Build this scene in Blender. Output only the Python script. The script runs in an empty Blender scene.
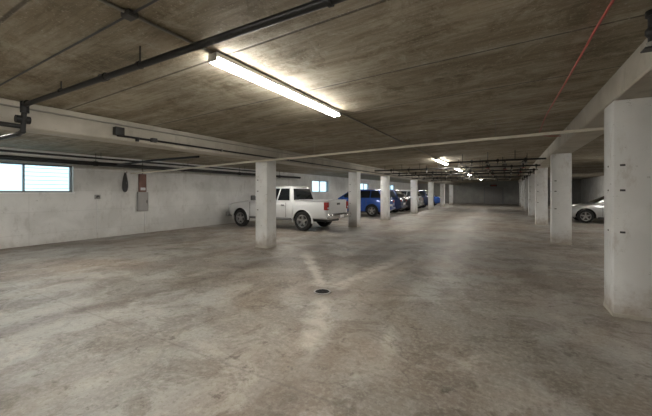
import bpy, bmesh, math, random
from mathutils import Vector, Matrix
random.seed(4)
scene = bpy.context.scene
scene.view_settings.view_transform = 'Standard'
H = 1.5
# ---------------------------------------------------------------- materials
def newmat(name):
    m = bpy.data.materials.new(name); m.use_nodes = True
    nt = m.node_tree; b = nt.nodes['Principled BSDF']
    return m, nt, b
def plain(name, col, rough=0.5, metal=0.0, emit=None, es=0, coat=0, noise=0.06):
    m, nt, b = newmat(name)
    b.inputs['Roughness'].default_value = rough
    b.inputs['Metallic'].default_value = metal
    if coat: b.inputs['Coat Weight'].default_value = coat
    g = nt.nodes.new('ShaderNodeNewGeometry')
    n = nt.nodes.new('ShaderNodeTexNoise'); n.inputs['Scale'].default_value = 6; n.inputs['Detail'].default_value = 4
    nt.links.new(g.outputs['Position'], n.inputs['Vector'])
    mx = nt.nodes.new('ShaderNodeMix'); mx.data_type = 'RGBA'
    mx.inputs[6].default_value = (*[c*(1-noise) for c in col], 1)
    mx.inputs[7].default_value = (*[min(1, c*(1+noise)) for c in col], 1)
    nt.links.new(n.outputs['Fac'], mx.inputs[0]); nt.links.new(mx.outputs[2], b.inputs['Base Color'])
    if emit:
        b.inputs['Emission Color'].default_value = (*emit, 1); b.inputs['Emission Strength'].default_value = es
    return m
class NT:
    def __init__(s, nt):
        s.nt = nt; g = nt.nodes.new('ShaderNodeNewGeometry'); s.pos = g.outputs['Position']
        x = nt.nodes.new('ShaderNodeSeparateXYZ'); nt.links.new(s.pos, x.inputs[0]); s.x, s.y, s.z = x.outputs
    def link(s, v, i):
        if isinstance(v, (int, float)): i.default_value = v
        elif isinstance(v, tuple): i.default_value = (*v, 1) if len(v) == 3 else v
        else: s.nt.links.new(v, i)
    def math(s, op, a, b=0.0, clamp=False):
        n = s.nt.nodes.new('ShaderNodeMath'); n.operation = op; n.use_clamp = clamp
        s.link(a, n.inputs[0]); s.link(b, n.inputs[1]); return n.outputs[0]
    def noise(s, scale, detail=4, rough=.55, vec=(1, 1, 1), dist=0, off=(0, 0, 0)):
        mp = s.nt.nodes.new('ShaderNodeMapping'); mp.inputs['Scale'].default_value = vec; mp.inputs['Location'].default_value = off
        s.nt.links.new(s.pos, mp.inputs['Vector'])
        n = s.nt.nodes.new('ShaderNodeTexNoise'); n.inputs['Scale'].default_value = scale
        n.inputs['Detail'].default_value = detail; n.inputs['Roughness'].default_value = rough; n.inputs['Distortion'].default_value = dist
        s.nt.links.new(mp.outputs[0], n.inputs['Vector']); return n.outputs['Fac']
    def ramp(s, f, a, b):
        n = s.nt.nodes.new('ShaderNodeMapRange'); n.interpolation_type = 'SMOOTHSTEP'
        s.link(f, n.inputs['Value']); n.inputs['From Min'].default_value = a; n.inputs['From Max'].default_value = b
        return n.outputs[0]
    def mix(s, f, a, b, mode='MIX'):
        n = s.nt.nodes.new('ShaderNodeMix'); n.data_type = 'RGBA'; n.blend_type = mode
        s.link(f, n.inputs[0]); s.link(a, n.inputs[6]); s.link(b, n.inputs[7]); return n.outputs[2]
    def bump(s, h, b, strength=.3, dist=.02):
        n = s.nt.nodes.new('ShaderNodeBump'); n.inputs['Strength'].default_value = strength; n.inputs['Distance'].default_value = dist
        s.link(h, n.inputs['Height']); s.nt.links.new(n.outputs[0], b.inputs['Normal'])

def mat_floor():
    m, nt, b = newmat('floor_concrete'); n = NT(nt)
    big = n.ramp(n.noise(.35, 5, .6, dist=.6), .38, .62)
    c = n.mix(big, (.285, .235, .19), (.335, .33, .315))
    st = n.ramp(n.noise(1.3, 6, .65, vec=(1.6, .35, 1), dist=.5), .45, .68)
    c = n.mix(n.math('MULTIPLY', st, .45), c, (.45, .425, .385))
    med2 = n.ramp(n.noise(1.1, 9, .75, dist=1.2, off=(7, 3, 0)), .53, .64)
    c = n.mix(n.math('MULTIPLY', med2, .5), c, (.52, .49, .44))
    d1 = n.ramp(n.noise(.55, 8, .68, dist=.5, off=(3, 2, 0)), .45, .57)
    c = n.mix(n.math('MULTIPLY', d1, .85), c, (.60, .56, .51), 'MULTIPLY')
    d2 = n.ramp(n.noise(1.9, 9, .74, dist=.8), .49, .59)
    c = n.mix(n.math('MULTIPLY', d2, .8), c, (.60, .56, .51), 'MULTIPLY')
    spots = n.ramp(n.noise(4.2, 7, .72, off=(2, 9, 0)), .58, .65)
    c = n.mix(n.math('MULTIPLY', spots, .85), c, (.45, .42, .39), 'MULTIPLY')
    fine = n.noise(22, 8, .75)
    c = n.mix(n.math('MULTIPLY', n.ramp(fine, .45, .64), .28), c, (.55, .52, .475))
    fd = n.noise(26, 7, .8, off=(5, 5, 0))
    c = n.mix(n.math('MULTIPLY', n.ramp(fd, .5, .64), .6), c, (.55, .52, .48), 'MULTIPLY')
    def band(x0, w):
        d = n.math('ABSOLUTE', n.math('SUBTRACT', n.math('ADD', n.x, n.math('MULTIPLY', n.noise(.25, 3, .5), 1.2)), x0))
        return n.math('SUBTRACT', 1, n.ramp(d, w*.3, w))
    tt = n.math('MAXIMUM', band(-2.5, .28), band(-.9, .28)); tt = n.math('MAXIMUM', tt, band(-4.0, .3)); tt = n.math('MULTIPLY', tt, n.ramp(n.noise(.8, 6, .7, vec=(1, .3, 1), off=(1, 1, 1)), .3, .6))
    c = n.mix(n.math('MULTIPLY', tt, .6), c, (.62, .59, .56), 'MULTIPLY')
    dx = n.math('ADD', n.x, 2.42); dy = n.math('SUBTRACT', n.y, 4.14)
    def arm(px, py, ax, ay, w, L):
        ex = n.math('SUBTRACT', n.x, px); ey = n.math('SUBTRACT', n.y, py)
        along = n.math('ADD', n.math('MULTIPLY', ex, ax), n.math('MULTIPLY', ey, ay))
        perp = n.math('ABSOLUTE', n.math('SUBTRACT', n.math('MULTIPLY', ex, ay), n.math('MULTIPLY', ey, ax)))
        perp = n.math('ADD', perp, n.math('MULTIPLY', n.math('SUBTRACT', n.noise(2.6, 7, .72), .5), .55))
        f = n.math('SUBTRACT', 1, n.ramp(perp, 0, w))
        f = n.math('MULTIPLY', f, n.ramp(along, 0, .3)); f = n.math('MULTIPLY', f, n.math('SUBTRACT', 1, n.ramp(along, L*.5, L)))
        return f
    a1 = arm(-2.4, 4.2, -.62, .78, .18, 3.8); a2 = arm(-2.4, 4.2, .10, .995, .28, 3.8); a3 = arm(-2.5, 4.4, .38, .925, .36, 2.6)
    a4 = arm(-2.4, 4.1, .45, -.89, .2, 2.6); a5 = arm(-2.5, 4.3, -.25, .97, .45, 2.6)
    a = n.math('MAXIMUM', n.math('MAXIMUM', a1, a2), n.math('MULTIPLY', n.math('MAXIMUM', n.math('MAXIMUM', a3, a5), a4), .55))
    a = n.math('MULTIPLY', a, n.ramp(n.noise(5, 6, .7), .28, .55))
    c = n.mix(n.math('MULTIPLY', a, .8), c, (.66, .62, .56))
    r2 = n.math('SQRT', n.math('ADD', n.math('MULTIPLY', dx, dx), n.math('MULTIPLY', dy, dy)))
    dk = n.math('SUBTRACT', 1, n.ramp(r2, .12, .5))
    c = n.mix(n.math('MULTIPLY', dk, .45), c, (.14, .12, .10))
    def joint(v, off, per, w):
        f = n.math('FRACT', n.math('DIVIDE', n.math('ADD', v, off), per))
        d = n.math('ABSOLUTE', n.math('SUBTRACT', f, .5))
        return n.math('SUBTRACT', 1, n.ramp(d, 0, w/per))
    j = joint(n.y, 4.0, 12.0, .02)
    v = nt.nodes.new('ShaderNodeTexVoronoi'); v.feature = 'DISTANCE_TO_EDGE'; v.inputs['Scale'].default_value = .3
    wv = nt.nodes.new('ShaderNodeVectorMath'); wv.operation = 'ADD'
    nn = nt.nodes.new('ShaderNodeTexNoise'); nn.inputs['Scale'].default_value = 1.5; nn.inputs['Detail'].default_value = 6
    nt.links.new(n.pos, nn.inputs['Vector']); nt.links.new(n.pos, wv.inputs[0]); nt.links.new(nn.outputs['Color'], wv.inputs[1])
    nt.links.new(wv.outputs[0], v.inputs['Vector'])
    cr = n.math('SUBTRACT', 1, n.ramp(v.outputs['Distance'], 0, .005))
    j2 = n.math('MAXIMUM', n.math('MULTIPLY', j, .3), n.math('MULTIPLY', cr, .4))
    c = n.mix(j2, c, (.10, .085, .07))
    nt.links.new(c, b.inputs['Base Color'])
    ro = n.math('ADD', .28, n.math('MULTIPLY', n.noise(1.1, 7, .7), .44)); nt.links.new(ro, b.inputs['Roughness'])
    b.inputs['Specular IOR Level'].default_value = .5
    n.bump(n.math('SUBTRACT', n.math('MULTIPLY', n.noise(7, 8, .65), .5), n.math('MULTIPLY', j, .3)), b, .15, .02)
    return m
def mat_ceiling():
    m, nt, b = newmat('precast_ceiling'); n = NT(nt)
    st = n.ramp(n.noise(1.2, 8, .7, vec=(.45, 2.0, 1), dist=.5), .38, .62)
    c = n.mix(st, (.28, .24, .17), (.46, .415, .325))
    fs = n.noise(8, 7, .75, vec=(.22, 2.8, 1))
    c = n.mix(n.math('MULTIPLY', n.ramp(fs, .46, .58), .5), c, (.60, .57, .53), 'MULTIPLY')
    mo = n.ramp(n.noise(2.4, 9, .8, dist=.6), .5, .64)
    c = n.mix(n.math('MULTIPLY', mo, .5), c, (.58, .54, .445))
    mo2 = n.ramp(n.noise(1.6, 9, .8, dist=.6, off=(4, 8, 1)), .5, .62)
    c = n.mix(n.math('MULTIPLY', mo2, .8), c, (.60, .57, .51), 'MULTIPLY')
    yy = n.math('DIVIDE', n.math('SUBTRACT', n.y, .87), 1.297)
    w = nt.nodes.new('ShaderNodeTexWhiteNoise'); w.noise_dimensions = '1D'; nt.links.new(n.math('FLOOR', yy), w.inputs['W'])
    c = n.mix(n.math('MULTIPLY', w.outputs['Value'], .8), c, (.70, .68, .64), 'MULTIPLY')
    d = n.math('ABSOLUTE', n.math('SUBTRACT', n.math('FRACT', n.math('ADD', yy, .5)), .5))
    seam = n.math('SUBTRACT', 1, n.ramp(d, .005, .016))
    halo = n.math('SUBTRACT', 1, n.ramp(d, .0, .10))
    c = n.mix(n.math('MULTIPLY', n.math('MULTIPLY', halo, n.ramp(n.noise(2, 5, .7), .4, .6)), .4), c, (.58, .54, .46))
    c = n.mix(n.math('MULTIPLY', seam, .8), c, (.06, .05, .04))
    sp = n.ramp(n.noise(45, 3, .6), .58, .70)
    c = n.mix(n.math('MULTIPLY', sp, .4), c, (.62, .58, .49))
    nt.links.new(c, b.inputs['Base Color']); b.inputs['Roughness'].default_value = .85
    n.bump(n.math('SUBTRACT', n.math('ADD', n.math('MULTIPLY', fs, .6), n.math('MULTIPLY', n.noise(30, 5, .7), .4)), seam), b, .4, .02)
    return m
def mat_paint(name, c1, c2, dirt, lowdirt=.5, rough=.6, course=False):
    m, nt, b = newmat(name); n = NT(nt)
    c = n.mix(n.ramp(n.noise(1.1, 6, .6, dist=.3), .35, .65), c1, c2)
    s = n.ramp(n.noise(3.5, 8, .72, vec=(1, 1, .5)), .52, .68)
    c = n.mix(n.math('MULTIPLY', s, .42), c, dirt)
    lo = n.math('SUBTRACT', 1, n.ramp(n.math('ADD', n.z, n.math('MULTIPLY', n.math('SUBTRACT', n.noise(4, 7, .75), .35), .9)), .0, .6))
    c = n.mix(n.math('MULTIPLY', lo, lowdirt), c, dirt)
    sc = n.ramp(n.noise(9, 7, .75, vec=(1, 1, 2.2), off=(3, 1, 2)), .62, .68)
    c = n.mix(n.math('MULTIPLY', sc, .6), c, (.22, .20, .175))
    h = n.noise(25, 6, .7)
    if course:
        def jn(v, per, w):
            f = n.math('ABSOLUTE', n.math('SUBTRACT', n.math('FRACT', n.math('DIVIDE', v, per)), .5))
            return n.math('SUBTRACT', 1, n.ramp(f, 0, w/per))
        j = n.math('MAXIMUM', jn(n.z, .62, .012), jn(n.y, 2.44, .012))
        c = n.mix(n.math('MULTIPLY', j, .22), c, (.3, .29, .27)); h = n.math('SUBTRACT', h, j)
    nt.links.new(c, b.inputs['Base Color']); b.inputs['Roughness'].default_value = rough
    n.bump(h, b, .3, .015)
    return m
M = {}
M['floor'] = mat_floor(); M['ceil'] = mat_ceiling()
M['wall'] = mat_paint('white_wall_paint', (.58, .575, .56), (.70, .695, .68), (.40, .38, .35), .4, .7, True)
M['wallg'] = mat_paint('grey_end_wall_paint', (.32, .32, .31), (.40, .40, .38), (.22, .21, .19), .4, .7, True)
M['col'] = mat_paint('column_paint', (.74, .745, .74), (.84, .845, .84), (.38, .32, .26), .9, .6)
M['beam'] = mat_paint('beam_concrete', (.42, .39, .33), (.54, .505, .44), (.28, .255, .21), 0, .75)
M['black'] = plain('black_pipe', (.018, .018, .018), .45, .3)
M['dark'] = plain('dark_grey', (.06, .06, .06), .5)
M['galv'] = plain('galvanised_conduit', (.30, .29, .26), .45, .5)
M['pvc'] = plain('cream_pipe', (.74, .70, .61), .5)
M['red'] = plain('red_conduit', (.36, .07, .055), .5)
M['rust'] = plain('rusty_red_paint', (.22, .12, .10), .7, noise=.3)
M['fix'] = plain('fixture_white', (.75, .75, .72), .4)
M['tube'] = plain('fluorescent_tube', (.9, .9, .9), .4, emit=(1.0, .965, .895), es=74)
M['frame'] = plain('window_frame_paint', (.25, .27, .28), .5)
M['whitep'] = plain('white_car_paint', (.74, .75, .76), .25, coat=.6, noise=.01)
M['bluep'] = plain('blue_car_paint', (.03, .10, .42), .25, .2, coat=.8, noise=.02)
M['navyp'] = plain('navy_car_paint', (.02, .035, .10), .25, .3, coat=.8, noise=.02)
M['silverp'] = plain('silver_car_paint', (.52, .53, .54), .28, .5, coat=.7, noise=.02)
M['greyp'] = plain('charcoal_car_paint', (.07, .075, .085), .28, .4, coat=.7, noise=.02)
M['glassd'] = plain('tinted_car_glass', (.012, .015, .018), .06)
M['tyre'] = plain('tyre_rubber', (.02, .02, .02), .85)
M['alloy'] = plain('alloy_wheel', (.45, .45, .46), .3, .8)
M['chrome'] = plain('chrome', (.6, .6, .62), .15, 1)
M['tail'] = plain('tail_lamp_red', (.35, .02, .015), .2, coat=.8)
M['head'] = plain('headlamp_lens', (.75, .77, .8), .1, coat=.8)
M['cladding'] = plain('grey_cladding', (.20, .20, .20), .55)
M['plate'] = plain('licence_plate', (.7, .7, .72), .4)
M['hole'] = plain('arch_liner_black', (.01, .01, .01), .9)
M['box'] = plain('grey_box_paint', (.33, .32, .31), .5, noise=.15)
mg, ntg, bg_ = newmat('window_glass')
tr = ntg.nodes.new('ShaderNodeBsdfTransparent'); tr.inputs[0].default_value = (.80, .90, .92, 1)
mxs = ntg.nodes.new('ShaderNodeMixShader'); mxs.inputs[0].default_value = .1
bg_.inputs['Roughness'].default_value = .1; bg_.inputs['Base Color'].default_value = (.4, .5, .5, 1)
ntg.links.new(tr.outputs[0], mxs.inputs[1]); ntg.links.new(bg_.outputs[0], mxs.inputs[2])
ntg.links.new(mxs.outputs[0], ntg.nodes['Material Output'].inputs['Surface']); M['glass'] = mg

# ---------------------------------------------------------------- mesh builder
class MB:
    def __init__(s): s.v = []; s.f = []; s.m = []; s.mats = []
    def mi(s, k):
        if k not in s.mats: s.mats.append(k)
        return s.mats.index(k)
    def add(s, vs, fs, k):
        o = len(s.v); s.v += [tuple(p) for p in vs]; i = s.mi(k) if isinstance(k, str) else None
        for n, f in enumerate(fs):
            s.f.append([o+a for a in f]); s.m.append(i if i is not None else s.mi(k[n]))
    def box(s, x0, x1, y0, y1, z0, z1, k):
        vs = [(x, y, z) for x in (x0, x1) for y in (y0, y1) for z in (z0, z1)]
        s.add(vs, [(0, 1, 3, 2), (4, 6, 7, 5), (0, 4, 5, 1), (2, 3, 7, 6), (0, 2, 6, 4), (1, 5, 7, 3)], k)
    def bbox(s, x0, x1, y0, y1, z0, z1, k, r=.02, seg=2):
        bm = bmesh.new(); bmesh.ops.create_cube(bm, size=1)
        for v in bm.verts:
            v.co = Vector(((x0+x1)/2+v.co.x*(x1-x0), (y0+y1)/2+v.co.y*(y1-y0), (z0+z1)/2+v.co.z*(z1-z0)))
        bmesh.ops.bevel(bm, geom=bm.edges[:], offset=r, segments=seg, affect='EDGES', profile=.5)
        bm.verts.index_update(); s.add([v.co[:] for v in bm.verts], [[v.index for v in f.verts] for f in bm.faces], k); bm.free()
    def cyl(s, a, b, r, k, n=14, r2=None):
        a = Vector(a); b = Vector(b); r2 = r if r2 is None else r2
        d = (b-a).normalized(); u = d.orthogonal().normalized(); w = d.cross(u)
        vs = []
        for p, rr in ((a, r), (b, r2)):
            for i in range(n):
                t = 2*math.pi*i/n; vs.append(p+u*rr*math.cos(t)+w*rr*math.sin(t))
        fs = [(i, (i+1) % n, n+(i+1) % n, n+i) for i in range(n)]
        fs += [tuple(range(n-1, -1, -1)), tuple(range(n, 2*n))]
        s.add(vs, fs, k)
    def path(s, pts, r, k, n=12):
        pts = [Vector(p) for p in pts]
        for a, b in zip(pts, pts[1:]): s.cyl(a, b, r, k, n)
        for p in pts[1:-1]: s.ball(p, r*1.18, k)
    def ball(s, c, r, k, n=10, sz=1):
        c = Vector(c); vs = []; fs = []
        for j in range(1, n//2):
            ph = math.pi*j/(n//2)
            for i in range(n):
                t = 2*math.pi*i/n; vs.append(c+Vector((r*math.sin(ph)*math.cos(t), r*math.sin(ph)*math.sin(t), r*sz*math.cos(ph))))
        R = n//2-1
        for j in range(R-1):
            for i in range(n): fs.append((j*n+i, (j+1)*n+i, (j+1)*n+(i+1) % n, j*n+(i+1) % n))
        vs += [c+Vector((0, 0, r*sz)), c-Vector((0, 0, r*sz))]
        for i in range(n):
            fs.append((R*n, i, (i+1) % n)); fs.append((R*n+1, (R-1)*n+(i+1) % n, (R-1)*n+i))
        s.add(vs, fs, k)
    def lathe(s, c, prof, k, n=28, side=1):   # axis = y ; prof [(r, y)]
        vs = []; 
        for r, y in prof:
            for i in range(n):
                t = 2*math.pi*i/n; vs.append((c[0]+r*math.cos(t), c[1]+y*side, c[2]+r*math.sin(t)))
        fs = []
        for j in range(len(prof)-1):
            for i in range(n): fs.append((j*n+i, j*n+(i+1) % n, (j+1)*n+(i+1) % n, (j+1)*n+i))
        s.add(vs, fs, k)
    def obj(s, name, loc=(0, 0, 0), rot=0, smooth=True, angle=35):
        me = bpy.data.meshes.new(name); me.from_pydata(s.v, [], s.f)
        for k in s.mats: me.materials.append(M[k])
        me.polygons.foreach_set('material_index', s.m)
        bm = bmesh.new(); bm.from_mesh(me); bmesh.ops.recalc_face_normals(bm, faces=bm.faces[:]); bm.to_mesh(me); bm.free()
        if smooth:
            me.shade_smooth()
            me.set_sharp_from_angle(angle=math.radians(angle))
        me.update()
        o = bpy.data.objects.new(name, me); o.location = loc; o.rotation_euler[2] = rot
        scene.collection.objects.link(o); return o

# ---------------------------------------------------------------- room shell
XL, XR, YN, YF = -11.6, 7.2, -5.0, 46.0
def cz(x):
    if x < -5.75: return 2.68
    if x > 1.3: return 2.92
    return 2.68+(x+5.75)/7.05*.24
b = MB(); b.box(XL-.3, XR+.3, YN-.3, YF+.3, -.25, 0, 'floor'); b.obj('floor', smooth=False)
b = MB()
xs = [XL-.3, -5.75, 1.3, XR+.3]
vs = []
for x in xs:
    for y in (YN-.3, YF+.3): vs += [(x, y, cz(x)), (x, y, cz(x)+.3)]
fs = []
for i in range(3):
    o = i*4; fs += [(o, o+4, o+6, o+2), (o+1, o+3, o+7, o+5), (o, o+1, o+5, o+4), (o+2, o+6, o+7, o+3)]
fs += [(0, 2, 3, 1), (12, 13, 15, 14)]
b.add(vs, fs, 'ceil'); b.obj('ceiling', smooth=False)
wins = [(2.45, 4.7), (18.5, 20.8), (26.5, 28.8), (34.5, 36.8)]
WZ0, WZ1 = 1.49, 2.3
b = MB(); y = YN
for a, c in wins:
    b.box(XL-.25, XL, y, a, 0, 2.68, 'wall'); b.box(XL-.25, XL, a, c, 0, WZ0, 'wall'); b.box(XL-.25, XL, a, c, WZ1, 2.68, 'wall'); y = c
b.box(XL-.25, XL, y, YF, 0, 2.68, 'wall'); b.obj('wall_left', smooth=False)
b = MB(); b.box(XR, XR+.25, YN, YF, 0, 2.92, 'wall'); b.obj('wall_right', smooth=False)
def endwall(y0, y1, nm, mt):
    b = MB(); X = [XL, -5.75, 1.3, XR]; vs = []
    for x in X: vs += [(x, y0, 0), (x, y1, 0), (x, y0, cz(x)), (x, y1, cz(x))]
    fs = []
    for i in range(3):
        o = i*4; fs += [(o, o+4, o+6, o+2), (o+1, o+3, o+7, o+5), (o, o+1, o+5, o+4), (o+2, o+6, o+7, o+3)]
    fs += [(0, 2, 3, 1), (12, 13, 15, 14)]
    b.add(vs, fs, mt); b.obj(nm, smooth=False)
endwall(YF, YF+.25, 'wall_far', 'wallg'); endwall(YN-.25, YN, 'wall_rear', 'wall')
for i, (a, c) in enumerate(wins):
    b = MB(); x0, x1 = XL-.16, XL-.08
    b.box(x0, x1, a, c, WZ0, WZ0+.045, 'frame'); b.box(x0, x1, a, c, WZ1-.045, WZ1, 'frame')
    b.box(x0, x1, a, a+.05, WZ0, WZ1, 'frame'); b.box(x0, x1, c-.05, c, WZ0, WZ1, 'frame')
    mid = (a+c)/2; b.box(x0, x1, mid-.02, mid+.02, WZ0, WZ1, 'frame')
    for k in range(1, 7):
        z = WZ0+k*(WZ1-WZ0)/7; b.box(x0+.03, x1-.03, mid+.02, c-.05, z-.006, z+.006, 'box')
    b.box(x0+.035, x0+.043, a+.05, c-.05, WZ0+.045, WZ1-.045, 'glass')
    b.box(XL-.08, XL+.03, a-.04, c+.04, WZ0-.03, WZ0, 'col')
    b.obj('window_%d' % (i+1), smooth=False)

# ---------------------------------------------------------------- beams & columns
LB, RB = 2.35, 2.60
def beam(x0, x1, z0, z1):
    b = MB(); b.bbox(x0, x1, YN, YF, z0, z1, 'beam', .015, 1); b.obj('concrete_beam', smooth=False)
beam(-5.98, -5.54, LB, 2.69); beam(1.10, 1.58, RB, 2.92)
def column(x0, x1, y0, y1, h):
    cx, cy = (x0+x1)/2, (y0+y1)/2; b = MB()
    hx, hy = (x1-x0)/2, (y1-y0)/2
    b.bbox(-hx, hx, -hy, hy, 0, h, 'col', .018, 2)
    b.bbox(-hx-.006, hx+.006, -hy-.006, hy+.006, 0, .05, 'beam', .004, 1)
    for z in (1.02, 1.52, 1.82):
        b.bbox(-hx-.004, -hx+.01, -.02, .02, z-.01, z+.01, 'dark', .003, 1)
        b.bbox(-hx+.06, -hx+.11, -hy-.004, -hy+.01, z-.012, z+.012, 'dark', .003, 1)
    b.obj('concrete_column', (cx, cy, 0))
for y in (6.8, 12.62, 16.6, 22.7, 28.4, 34.0, 39.7): column(-5.96, -5.56, y-.2, y+.2, LB)
for y in (.8-1.6, 5.27, 11.45, 17.7, 23.6, 29.6, 35.5, 41.2): column(1.10, 1.56, y-.22, y+.22, RB)

# ---------------------------------------------------------------- fluorescent fixtures, with added fill ones
def fluor(x, y0, n='fluorescent_or_fill_light'):
    b = MB(); L = 2.46; z = cz(x)
    b.bbox(-.055, .055, 0, L, -.05, 0, 'fix', .008, 1)
    for sx in (-.034, .034):
        b.cyl((sx, .015, -.072), (sx, L-.015, -.072), .019, 'tube', 12)
    for yy in (-.006, L-.009): b.bbox(-.057, .057, yy, yy+.015, -.085, -.01, 'fix', .005, 1)
    b.obj(n, (x, y0, z-.012))
for y in (-4.7, -2.05, 2.04, 12.5, 17.7, 22.9, 33.3): fluor(-2.36, y)  # row also holds added fill fixtures behind the camera and farther down the aisle
for y in (-2.5, 1.5, 8.0, 14.0, 19.0, 24.0, 29, 34.0, 40): fluor(-7.15, y)  # added fill fixtures for the left bay, hidden behind the beam
for y in (-3.5, 7.0, 15.5, 33.5): fluor(4.3, y)  # added to brighten the right bay and far end, mostly out of sight

# ---------------------------------------------------------------- pipes
b = MB(); zc = cz(-2.36)-.016
for y0, y1 in ((.42, 2.03), (4.51, 12.49), (14.97, 17.69), (20.17, 22.89), (25.37, 33.29)): b.cyl((-2.36, y0, zc), (-2.36, y1, zc), .012, 'galv')
for y in (.9, 6, 8, 10, 16): b.bbox(-2.39, -2.33, y-.02, y+.02, zc-.018, zc+.014, 'galv', .004, 1)
b.obj('electrical_conduit')
b = MB(); 
for xa, xb in ((-5.5, -2.5),(-2.5, .9)):
    b.cyl((xa, 1.30, cz(xa)-.022), (xb, 1.30, cz(xb)-.022), .008, 'dark', 8)
b.bbox(-2.41, -2.31, 1.26, 1.34, cz(-2.42)-.045, cz(-2.42)-.003, 'dark', .008, 1)
b.obj('electrical_conduit')
b = MB(); ZP = 2.62
b.path([(XR-.2, 1.63, ZP-.055), (1.0, 1.63, ZP-.055), (.8, 1.63, ZP), (-5.30, 1.63, ZP-.02), (-5.36, 1.63, 2.27), (-5.5, 1.63, 2.25), (-10.7, 1.63, 2.25)], .028, 'black', 16)
for x in (-5.25, -3.4, .6): b.cyl((x-.04, 1.63, ZP-.01), (x+.04, 1.63, ZP-.01), .038, 'black', 16)
for x in (-4.3, -2.8, -.9): b.cyl((x, 1.63, ZP), (x, 1.63, cz(x)-.004), .006, 'black', 8); b.cyl((x-.012, 1.63, ZP-.008), (x+.012, 1.63, ZP-.008), .035, 'black', 16)
b.cyl((-5.36, 1.56, 2.42), (-5.36, 1.70, 2.42), .05, 'black'); b.cyl((-5.3, 1.63, 2.50), (-5.3, 1.63, 2.64), .045, 'black')
b.path([(-5.36, 1.63, 2.33), (-5.36, .5, 2.33), (-5.36, -4.9, 2.33)], .03, 'black')
b.obj('sprinkler_pipe')
b = MB()
b.path([(-10.9, -4.9, 2.36), (-10.9, 16.0, 2.36)], .06, 'black', 16)
b.path([(-10.6, -4.9, 2.50), (-10.6, 12.0, 2.50)], .03, 'black', 12)
for y in range(-4, 16, 3): b.cyl((-10.9, y, 2.36), (-10.9, y, 2.675), .008, 'black', 8); b.cyl((-10.9, y-.05, 2.36), (-10.9, y+.05, 2.36), .075, 'black', 16); b.cyl((-10.6, y, 2.5), (-10.6, y, 2.675), .006, 'black', 8)
b.path([(-10.9, 5.6, 2.36), (-9.0, 5.6, 2.42), (-7.0, 5.6, 2.42)], .03, 'black')
b.obj('drain_pipe')
b = MB()
P = [(1.55, 6.64, 2.52), (-1.5, 6.52, 2.44), (-5.3, 6.42, 2.315), (-6.1, 6.41, 2.30), (-9.0, 6.38, 2.20), (-10.4, 6.38, 2.17), (-11.5, 6.38, 2.15)]
b.path(P, .026, 'pvc', 12)
for x, y, z in ((-.2, 6.57, 2.47), (-2.6, 6.5, 2.405), (-4.0, 6.46, 2.358), (-7.6, 6.4, 2.25), (-8.7, 6.385, 2.21)):
    b.cyl((x, y, z), (x, y, cz(x)-.004), .005, 'galv', 8); b.cyl((x-.03, y, z), (x+.03, y, z), .03, 'pvc', 12)
b.obj('water_pipe')
b = MB(); 
pts = [(.62+.03*math.sin(y*.7), y, cz(.62)-.03-.03*abs(math.sin(y*.9))) for y in [-.5+.5*i for i in range(20)]]
pts += [(.85, 9.3, 2.84), (1.085, 9.3, 2.82)]
b.path(pts, .010, 'red', 10); b.obj('fire_alarm_conduit')
b = MB()
b.path([(-5.51, 2.85, 2.50), (-5.51, 2.85, 2.42), (-5.51, 3.5, 2.42), (-5.51, 40, 2.42)], .018, 'black')
b.bbox(-5.54, -5.44, 2.78, 2.92, 2.42, 2.55, 'black', .01, 2); b.cyl((-5.49, 3.15, 2.42), (-5.49, 3.15, 2.36), .03, 'black'); b.bbox(-5.54, -5.46, 3.4, 3.5, 2.39, 2.46, 'dark', .008, 1)
for y in (5, 7.5, 10, 13, 16, 20): b.bbox(-5.54, -5.485, y, y+.03, 2.39, 2.45, 'galv', .004, 1)
b.obj('beam_conduit')
b = MB()
b.path([(-5.525, -4.9, 2.60), (-5.525, 20, 2.60)], .012, 'galv')
b.obj('electrical_conduit')
for (y, z, xa, xb) in ((12.2, 2.56, -1.9, 1.05), (14.3, 2.50, -5.48, 1.05), (15.6, 2.42, -5.48, 1.05), (18.0, 2.45, -5.48, 1.05), (19.5, 2.5, -5.48, 1.05), (21.0, 2.4, -5.48, 1.05), (24, 2.45, -5.48, 1.05), (27, 2.45, -5.48, 1.05)):
    b = MB(); b.cyl((xa, y, z), (xb, y, z), .028, 'black')
    x = xa+.5
    while x < xb-.3:
        b.cyl((x, y, z), (x, y, cz(x)-.004), .010, 'black', 8); b.cyl((x+.3, y, z-.14), (x+.3, y, z+.06), .016, 'black', 8); b.ball((x+.3, y, z-.14), .035, 'galv'); b.cyl((x+.26, y, z), (x+.34, y, z), .045, 'black')
        x += .8
    b.obj('sprinkler_branch_pipe')
b = MB()
for x in (-1.6, -.7, -.1, .5): b.cyl((x, 13.5, 2.62), (x, 34, 2.62), .025, 'black')
for y in (13.6, 16.2, 18.4, 22, 26, 30): b.bbox(-1.75, .65, y, y+.05, 2.55, 2.59, 'galv', .005, 1); b.cyl((-1.7, y+.02, 2.57), (-1.7, y+.02, cz(-1.7)-.004), .008, 'black', 8); b.cyl((.6, y+.02, 2.57), (.6, y+.02, cz(.6)-.004), .008, 'black', 8)
for x, y in ((-.7, 13.8), (.5, 14.2), (-.1, 14.8), (-.7, 15), (-.1, 15.9), (.5, 17), (-1.6, 17.2), (-.7, 19), (.5, 20.2)):
    b.cyl((x, y-.12, 2.62), (x, y+.12, 2.62), .06, 'dark'); b.cyl((x, y, 2.62), (x, y, 2.42), .025, 'black'); b.cyl((x, y, 2.425), (x, y, 2.41), .07, 'red', 16)
b.obj('pipe_rack')
b = MB()
b.cyl((1.10, 3.35, 2.72), (1.02, 3.35, 2.72), .055, 'black'); b.cyl((1.02, 3.35, 2.72), (.95, 3.35, 2.72), .03, 'black')
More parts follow.
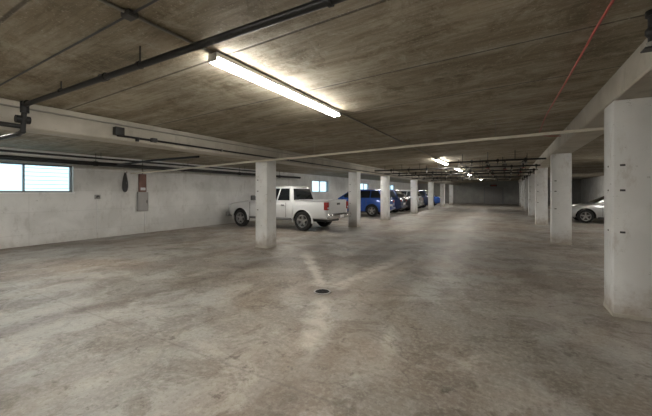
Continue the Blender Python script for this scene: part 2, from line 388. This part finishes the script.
b.cyl((.96, 3.35, 2.84), (.96, 3.35, 2.64), .03, 'black'); b.ball((.96, 3.35, 2.72), .05, 'black'); b.cyl((.96, 3.35, 2.64), (.96, 3.35, 2.60), .04, 'galv', 12, .02)
b.cyl((.96, 3.35, 2.84), (.96, 3.35, 2.88), .045, 'black'); b.bbox(.9, 1.1, 3.30, 3.40, 2.585, 2.60, 'dark', .004, 1)
b.obj('sprinkler_valve')
b = MB()
b.cyl((0, 0, .0), (0, 0, .006), .125, 'dark', 32); 
for i in range(-3, 4):
    w = math.sqrt(.105**2-(i*.03)**2); b.box(-w, w, i*.03-.006, i*.03+.006, .005, .011, 'black')
n = 32
for i in range(n):
    t0, t1 = 2*math.pi*i/n, 2*math.pi*(i+1)/n
    q = [(r*math.cos(t), r*math.sin(t), z) for t in (t0, t1) for r in (.105, .13) for z in (.002, .012)]
    b.add(q, [(0, 1, 3, 2), (4, 6, 7, 5), (0, 4, 5, 1), (2, 3, 7, 6), (1, 5, 7, 3)], 'box')
b.obj('floor_drain', (-2.42, 4.14, 0))
b = MB()
b.bbox(0, .09, -.19, .19, .80, 1.50, 'box', .01, 2); b.bbox(.09, .10, -.16, .16, .84, 1.46, 'box', .004, 1)
b.bbox(.10, .115, .11, .135, 1.1, 1.2, 'dark', .004, 1)
b.bbox(0, .07, -.13, .13, 1.50, 2.15, 'rust', .01, 2); b.cyl((.04, 0, 2.15), (.04, 0, 2.67), .02, 'galv'); b.cyl((.03, .1, 0.001), (.03, .1, .80), .015, 'col')
b.bbox(.07, .08, -.09, .09, 1.56, 1.66, 'plate', .003, 1)
b.obj('electrical_panel', (XL+.002, 6.82, 0))
b = MB()
for k in range(7):
    prev = None
    for i in range(25):
        t = 2*math.pi*i/24; sn = math.sin(t); cs_ = math.cos(t)
        wd = (.10-.012*k)*(1-.45*cs_)*.75
        p = (.03+.012*k, wd*sn, 1.84+(.33-.035*k)*cs_)
        if prev: b.cyl(prev, p, .018, 'dark', 8)
        prev = p
b.cyl((0, 0, 2.16), (.13, 0, 2.16), .012, 'galv'); b.cyl((.13, 0, 2.15), (.13, 0, 2.22), .012, 'galv')
b.obj('hanging_hose', (XL, 6.22, 0))
b = MB(); b.bbox(0, .05, -.08, .08, 1.27, 1.41, 'box', .01, 2); b.cyl((.05, 0, 1.34), (.06, 0, 1.34), .05, 'dark', 24); b.cyl((.06, 0, 1.32), (.075, 0, 1.32), .02, 'galv'); b.cyl((.018, 0, .001), (.018, 0, 1.3), .009, 'col', 8); b.obj('junction_box', (XL, 5.36, 0))
b = MB(); b.bbox(-1.1, 1.1, -.06, -.002, 0, 2.1, 'frame', .01, 1); b.bbox(-1.0, -.02, -.08, -.06, .05, 2.02, 'box', .01, 1); b.bbox(.02, 1.0, -.08, -.06, .05, 2.02, 'box', .01, 1)
for sx in (-.12, .12): b.cyl((sx, -.13, 1.0), (sx, -.08, 1.0), .03, 'chrome')
b.obj('door_1', (-1.6, YF, 0))
b = MB(); b.bbox(-.4, .4, -.08, -.002, 2.2, 2.45, 'dark', .01, 1); b.bbox(-.3, .3, -.09, -.08, 2.26, 2.39, 'red', .003, 1); b.obj('exit_sign', (-1.6, YF, 0))

# ---------------------------------------------------------------- vehicles
def loft(st, name):
    vs = []; R = None
    for x, zb, zt, hw in st:
        h = zt-zb
        half = [(0, zb), (hw*.82, zb), (hw*.95, zb+.05), (hw*.99, zb+.22*h), (hw, zb+.5*h), (hw*.985, zb+.74*h), (hw*.955, zb+.9*h), (hw*.88, zt-.012), (hw*.6, zt+.01), (0, zt+.022)]
        ring = half+[(-y, z) for y, z in half[-2:0:-1]]
        R = len(ring); vs += [(x, y, z) for y, z in ring]
    fs = []
    for j in range(len(st)-1):
        for i in range(R): fs.append((j*R+i, j*R+(i+1) % R, (j+1)*R+(i+1) % R, (j+1)*R+i))
    fs += [tuple(range(R-1, -1, -1)), tuple(range((len(st)-1)*R, len(st)*R))]
    me = bpy.data.meshes.new(name); me.from_pydata(vs, [], fs)
    bm = bmesh.new(); bm.from_mesh(me); bmesh.ops.recalc_face_normals(bm, faces=bm.faces[:]); bm.to_mesh(me); bm.free()
    o = bpy.data.objects.new(name, me); scene.collection.objects.link(o); return o
def tmpobj(mb):
    me = bpy.data.meshes.new('tmp'); me.from_pydata(mb.v, [], mb.f)
    bm = bmesh.new(); bm.from_mesh(me); bmesh.ops.recalc_face_normals(bm, faces=bm.faces[:]); bm.to_mesh(me); bm.free()
    o = bpy.data.objects.new('tmp', me); scene.collection.objects.link(o); return o
def cut(body, cutters):
    for c in cutters:
        md = body.modifiers.new('b', 'BOOLEAN'); md.operation = 'DIFFERENCE'; md.solver = 'EXACT'; md.object = c
    bpy.context.view_layer.update()
    dg = bpy.context.evaluated_depsgraph_get()
    me = bpy.data.meshes.new_from_object(body.evaluated_get(dg))
    vs = [v.co[:] for v in me.vertices]; fs = [list(p.vertices) for p in me.polygons]
    for o in [body]+cutters: bpy.data.objects.remove(o, do_unlink=True)
    return vs, fs
def wheel(b, x, y, r, w, side):
    t = w/2
    b.lathe((x, y, r), [(r*.62, -t), (r*.9, -t), (r*.98, -t*.8), (r, -t*.5), (r, t*.5), (r*.98, t*.8), (r*.92, t), (r*.68, t*1.02), (r*.64, t*.9)], 'tyre', 32, side)
    b.lathe((x, y, r), [(r*.66, t*.92), (r*.64, t*.98), (r*.60, t*.9), (r*.58, t*.2), (.001, t*.15)], 'alloy', 32, side)
    b.lathe((x, y, r), [(r*.60, -t), (.001, -t)], 'hole', 20, side)
    b.lathe((x, y, r), [(r*.17, t*.3), (r*.17, t*.85), (r*.10, t*.92), (.001, t*.92)], 'alloy', 16, side)
    b.lathe((x, y, r), [(r*.57, t*.22), (.001, t*.22)], 'dark', 24, side)
    for k in range(5):
        a = 2*math.pi*k/5+.3; ca, sa = math.cos(a), math.sin(a)
        def P(rr, ww, yy): return (x+rr*ca-ww*sa, y+yy*side, r+rr*sa+ww*ca)
        q = [P(.1*r, -.09*r, t*.8), P(.1*r, .09*r, t*.8), P(.61*r, .07*r, t*.9), P(.61*r, -.07*r, t*.9), P(.1*r, -.10*r, t*.3), P(.1*r, .10*r, t*.3), P(.61*r, .09*r, t*.5), P(.61*r, -.09*r, t*.5)]
        b.add(q, [(0, 1, 2, 3), (4, 7, 6, 5), (0, 4, 5, 1), (1, 5, 6, 2), (2, 6, 7, 3), (3, 7, 4, 0)], 'alloy')
def greenhouse(b, xb, xf, zb, tb, tf, zt, hb, ht, paint, panes):
    rings = [(xb, xf, zb-.08, hb*1.0), (xb+.0, xf, zb, hb), (tb, tf, zt-.05, ht), (tb+.06, tf-.08, zt-.012, ht-.06), (tb+.25, tf-.3, zt+.01, ht-.25)]
    vs = []; N = None
    for x0, x1, z, hw in rings:
        c = .07; r = [(x0+c*.3, -hw+c), (x0+c, -hw), (x1-c, -hw), (x1-c*.0, -hw+c*1.2), (x1+.04, 0), (x1, hw-c*1.2), (x1-c, hw), (x0+c, hw), (x0+c*.3, hw-c), (x0, 0)]
        N = len(r); vs += [(x, y, z) for x, y in r]
    fs = []
    for j in range(len(rings)-1):
        for i in range(N): fs.append((j*N+i, j*N+(i+1) % N, (j+1)*N+(i+1) % N, (j+1)*N+i))
    fs.append(tuple(range(N-1, -1, -1))); fs.append(tuple(range((len(rings)-1)*N, len(rings)*N)))
    b.add(vs, fs, paint)
    c = .07; z0, z1 = zb, zt-.05
    def side(s, t, sy, off):
        xl = (xb+c)*(1-t)+(tb+c)*t; xr = (xf-c)*(1-t)+(tf-c)*t
        return (xl*(1-s)+xr*s, sy*((hb*(1-t)+ht*t)+off), z0*(1-t)+z1*t)
    for s0, s1, s2, s3 in panes:
        for sy in (-1, 1):
            q = [side(s0, .08, sy, .004), side(s1, .08, sy, .004), side(s3, .92, sy, .004), side(s2, .92, sy, .004)]
            q2 = [side(s0, .08, sy, -.02), side(s1, .08, sy, -.02), side(s3, .92, sy, -.02), side(s2, .92, sy, -.02)]
            b.add(q+q2, [(0, 1, 2, 3), (0, 4, 5, 1), (1, 5, 6, 2), (2, 6, 7, 3), (3, 7, 4, 0)], 'glassd')
    for (x0, x1, bul, sg) in ((xb, tb, 0, -1), (xf, tf, .04, 1)):
        q = []
        for t in (.1, .9):
            for u in (-.86, 0, .86):
                hw = hb*(1-t)+ht*t; X = x0*(1-t)+x1*t+(bul if u == 0 else 0)+(c*.3 if (sg < 0 and u) else 0)*1.0
                q.append((X+sg*.012, u*hw, z0*(1-t)+z1*t))
        b.add(q, [(0, 1, 4, 3), (1, 2, 5, 4)], 'glassd')
def add_body(b, vs, fs, paint, wheels, ra, hw, low=None):
    ks = []
    for f in fs:
        k = paint
        for wx, wz in wheels:
            if all(math.hypot(vs[i][0]-wx, vs[i][2]-wz) < ra+.006 for i in f): k = 'hole'
        ks.append(k)
    b.add(vs, fs, ks)
def car(name, loc, rot, paint, suv=False):
    dz = .12 if suv else 0; r = .33+.03*suv; ra = r+.06
    st = [(0, .45, .75+dz, .72), (.05, .33, .90+dz, .80), (.22, .25, .97+dz, .865), (.9, .2, 1.0+dz, .89), (2.2, .19, .96+dz, .90), (3.15, .2, .94+dz, .895), (3.6, .21, .90+dz, .885), (4.1, .22, .80+dz, .85), (4.38, .25, .70+dz, .78), (4.5, .34, .6+dz, .66)]
    st = [(x, zb+.03, zt, hw) for x, zb, zt, hw in st]
    body = loft(st, 'tmpb'); wh = [(.92, r), (3.6, r)]; cs = []
    for wx, wz in wh:
        m = MB(); m.cyl((wx, -1.2, wz), (wx, 1.2, wz), ra, 'hole', 36); cs.append(tmpobj(m))
    vs, fs = cut(body, cs); b = MB(); add_body(b, vs, fs, paint, wh, ra, .9)
    if suv: greenhouse(b, .12, 3.3, .98+dz, .42, 2.5, 1.66, .86, .68, paint, [(.03, .27, .05, .27), (.29, .58, .29, .60), (.60, .97, .62, .97)])
    else: greenhouse(b, .42, 3.3, .95, 1.15, 2.45, 1.44, .85, .63, paint, [(.10, .46, .08, .48), (.49, .95, .51, .97)])
    for wx, wz in wh:
        for s in (-1, 1): wheel(b, wx, s*.79, r, .21, s)
        b.cyl((wx, -.7, r), (wx, .7, r), .04, 'dark')
    for s in (-1, 1):
        b.bbox(-.01, .2, s*.52-.17*(s < 0)-.0, s*.52+.17*(s > 0)+.0, .70+dz, .86+dz, 'tail', .02, 2)
        b.bbox(4.2, 4.44, s*.45-(.28 if s < 0 else 0), s*.45+(.28 if s > 0 else 0), .58+dz, .70+dz, 'head', .03, 2)
        b.bbox(2.75, 2.9, min(s*.88, s*1.04), max(s*.88, s*1.04), .98+dz, 1.10+dz, paint, .03, 2)
        b.bbox(1.75, 1.9, min(s*.89, s*.925), max(s*.89, s*.925), .80+dz, .83+dz, 'chrome', .008, 1)
        for x in (1.28, 2.12, 2.98): b.bbox(x, x+.008, min(s*.88, s*.903), max(s*.88, s*.903), .33, .90+dz, 'dark', .001, 1)
        b.bbox(1.35, 3.15, min(s*.85, s*.905), max(s*.85, s*.905), .23, .31, 'dark', .01, 1)
    b.bbox(-.05, .1, -.80, .80, .40, .56, paint, .04, 3); b.bbox(-.02, .05, -.25, .25, .62, .75, 'plate', .006, 1)
    b.bbox(4.38, 4.53, -.62, .62, .32, .52, paint, .05, 3); b.bbox(4.42, 4.50, -.42, .42, .54, .66+dz, 'dark', .02, 1)
    b.bbox(4.5, 4.54, -.4, .4, .34, .42, 'dark', .01, 1)
    return b.obj(name, loc, rot)
def pickup(name, loc, rot):
    L = 5.35; r = .375; ra = .45
    st = [(.10, .50, 1.17, .86), (.14, .46, 1.18, .90), (1.2, .44, 1.18, .915), (1.66, .42, 1.17, .915), (3.2, .38, 1.13, .915), (4.0, .40, 1.12, .91), (4.4, .42, 1.10, .905), (4.95, .42, 1.03, .88), (5.2, .46, .97, .80), (5.28, .55, .90, .72)]
    body = loft(st, 'tmpb'); wh = [(1.18, r), (4.42, r)]; cs = []
    for wx, wz in wh:
        m = MB(); m.cyl((wx, -1.2, wz), (wx, 1.2, wz), ra, 'hole', 36); cs.append(tmpobj(m))
    m = MB(); m.box(.19, 1.57, -.77, .77, .84, 1.6, 'hole'); cs.append(tmpobj(m))
    m = MB(); m.box(1.625, 1.645, -1.2, 1.2, .5, 1.6, 'hole'); cs.append(tmpobj(m))
    vs, fs = cut(body, cs); b = MB(); add_body(b, vs, fs, 'whitep', wh, ra, .9)
    greenhouse(b, 1.66, 4.05, 1.12, 1.80, 3.35, 1.74, .87, .68, 'whitep', [(.03, .30, .04, .32), (.33, .60, .36, .66), (.62, .95, .68, .965)])
    for wx, wz in wh:
        for s in (-1, 1):
            wheel(b, wx, s*.795, r, .235, s)
            N = 18; pr = []
            for i in range(N+1):
                t = math.radians(-8+196*i/N); pr.append((wx+(ra+.0)*math.cos(t), wz+ra*math.sin(t), math.cos(t), math.sin(t)))
            for p, q in zip(pr, pr[1:]):
                v8 = []
                for X, Z, cx, sz in (p, q):
                    for rr in (-.01, .03):
                        for yy in (.86, .93 if rr < 0 else .915): v8.append((X+cx*rr, s*yy, Z+sz*rr))
                b.add(v8, [(0, 1, 3, 2), (4, 6, 7, 5), (0, 4, 5, 1), (2, 3, 7, 6), (1, 5, 7, 3)], 'whitep')
        b.cyl((wx, -.7, r), (wx, .7, r), .05, 'dark')
    b.bbox(.3, 5.0, -.5, .5, .34, .46, 'dark', .02, 1)
    b.bbox(.075, .13, -.66, .66, .66, 1.165, 'whitep', .015, 2)
    b.bbox(.06, .08, -.13, .13, 1.0, 1.08, 'dark', .01, 1)
    for s in (-1, 1):
        b.bbox(.07, .22, min(s*.75, s*.905), max(s*.75, s*.905), .82, 1.12, 'tail', .015, 2)
        b.bbox(.065, .10, min(s*.77, s*.88), max(s*.77, s*.88), .86, .93, 'head', .01, 1)
        b.bbox(.10, 1.58, min(s*.80, s*.88), max(s*.80, s*.88), 1.175, 1.19, 'whitep', .006, 1)
        b.bbox(3.5, 3.62, min(s*.95, s*1.13), max(s*.95, s*1.13), 1.16, 1.36, 'dark', .03, 2); b.bbox(3.52, 3.6, min(s*.86, s*.97), max(s*.86, s*.97), 1.18, 1.24, 'dark', .01, 1)
        for x in (2.02, 2.95): b.bbox(x, x+.16, min(s*.9, s*.94), max(s*.9, s*.94), .96, 1.0, 'dark', .01, 1)
        for x in (1.95, 2.85, 3.85): b.bbox(x, x+.01, min(s*.9, s*.921), max(s*.9, s*.921), .50, 1.08, 'dark', .001, 1)
        b.bbox(1.72, 3.9, min(s*.86, s*.925), max(s*.86, s*.925), .40, .48, 'cladding', .02, 2)
        b.bbox(5.0, 5.26, min(s*.48, s*.80), max(s*.48, s*.80), .78, .95, 'head', .03, 2)
    b.bbox(-.08, .10, -.88, .88, .48, .66, 'chrome', .04, 3); b.bbox(-.09, -.07, -.17, .17, .5, .62, 'plate', .005, 1); b.bbox(-.07, .10, -.5, .5, .655, .675, 'dark', .005, 1)
    b.bbox(5.15, 5.38, -.86, .86, .42, .62, 'cladding', .05, 3); b.bbox(5.24, 5.31, -.42, .42, .66, .92, 'dark', .02, 1)
    b.bbox(5.30, 5.32, -.42, .42, .77, .80, 'chrome', .005, 1); b.bbox(5.30, 5.32, -.02, .02, .67, .91, 'chrome', .005, 1)
    return b.obj(name, loc, rot)
pickup('pickup_truck', (-5.72, 11.17, 0), math.pi)
car('car', (-6.3, 19.2, 0), math.pi, 'bluep', True)
car('car', (-6.3, 22.1, 0), math.pi, 'navyp', True)
car('car', (-6.2, 25.0, 0), math.pi, 'greyp')
car('car', (-6.3, 27.3, 0), math.pi, 'silverp', True)
car('car', (-6.2, 30.6, 0), math.pi, 'navyp', True)
car('car', (-6.2, 36.0, 0), math.pi, 'bluep')
car('car', (6.85, 20.4, 0), math.pi, 'silverp')

# ---------------------------------------------------------------- world & camera
w = bpy.data.worlds.new('daylight'); scene.world = w; w.use_nodes = True
bg = w.node_tree.nodes['Background']; bg.inputs[0].default_value = (.70, .88, 1, 1); bg.inputs[1].default_value = 3.0
cam = bpy.data.cameras.new('camera'); co = bpy.data.objects.new('camera', cam); scene.collection.objects.link(co)
cam.sensor_width = 36; cam.lens = 320/652*36; cam.shift_y = -16/652; cam.clip_end = 200; cam.clip_start = .05
co.location = (0, 0, H); co.rotation_euler = (math.radians(90), 0, math.atan(182/320))
scene.camera = co
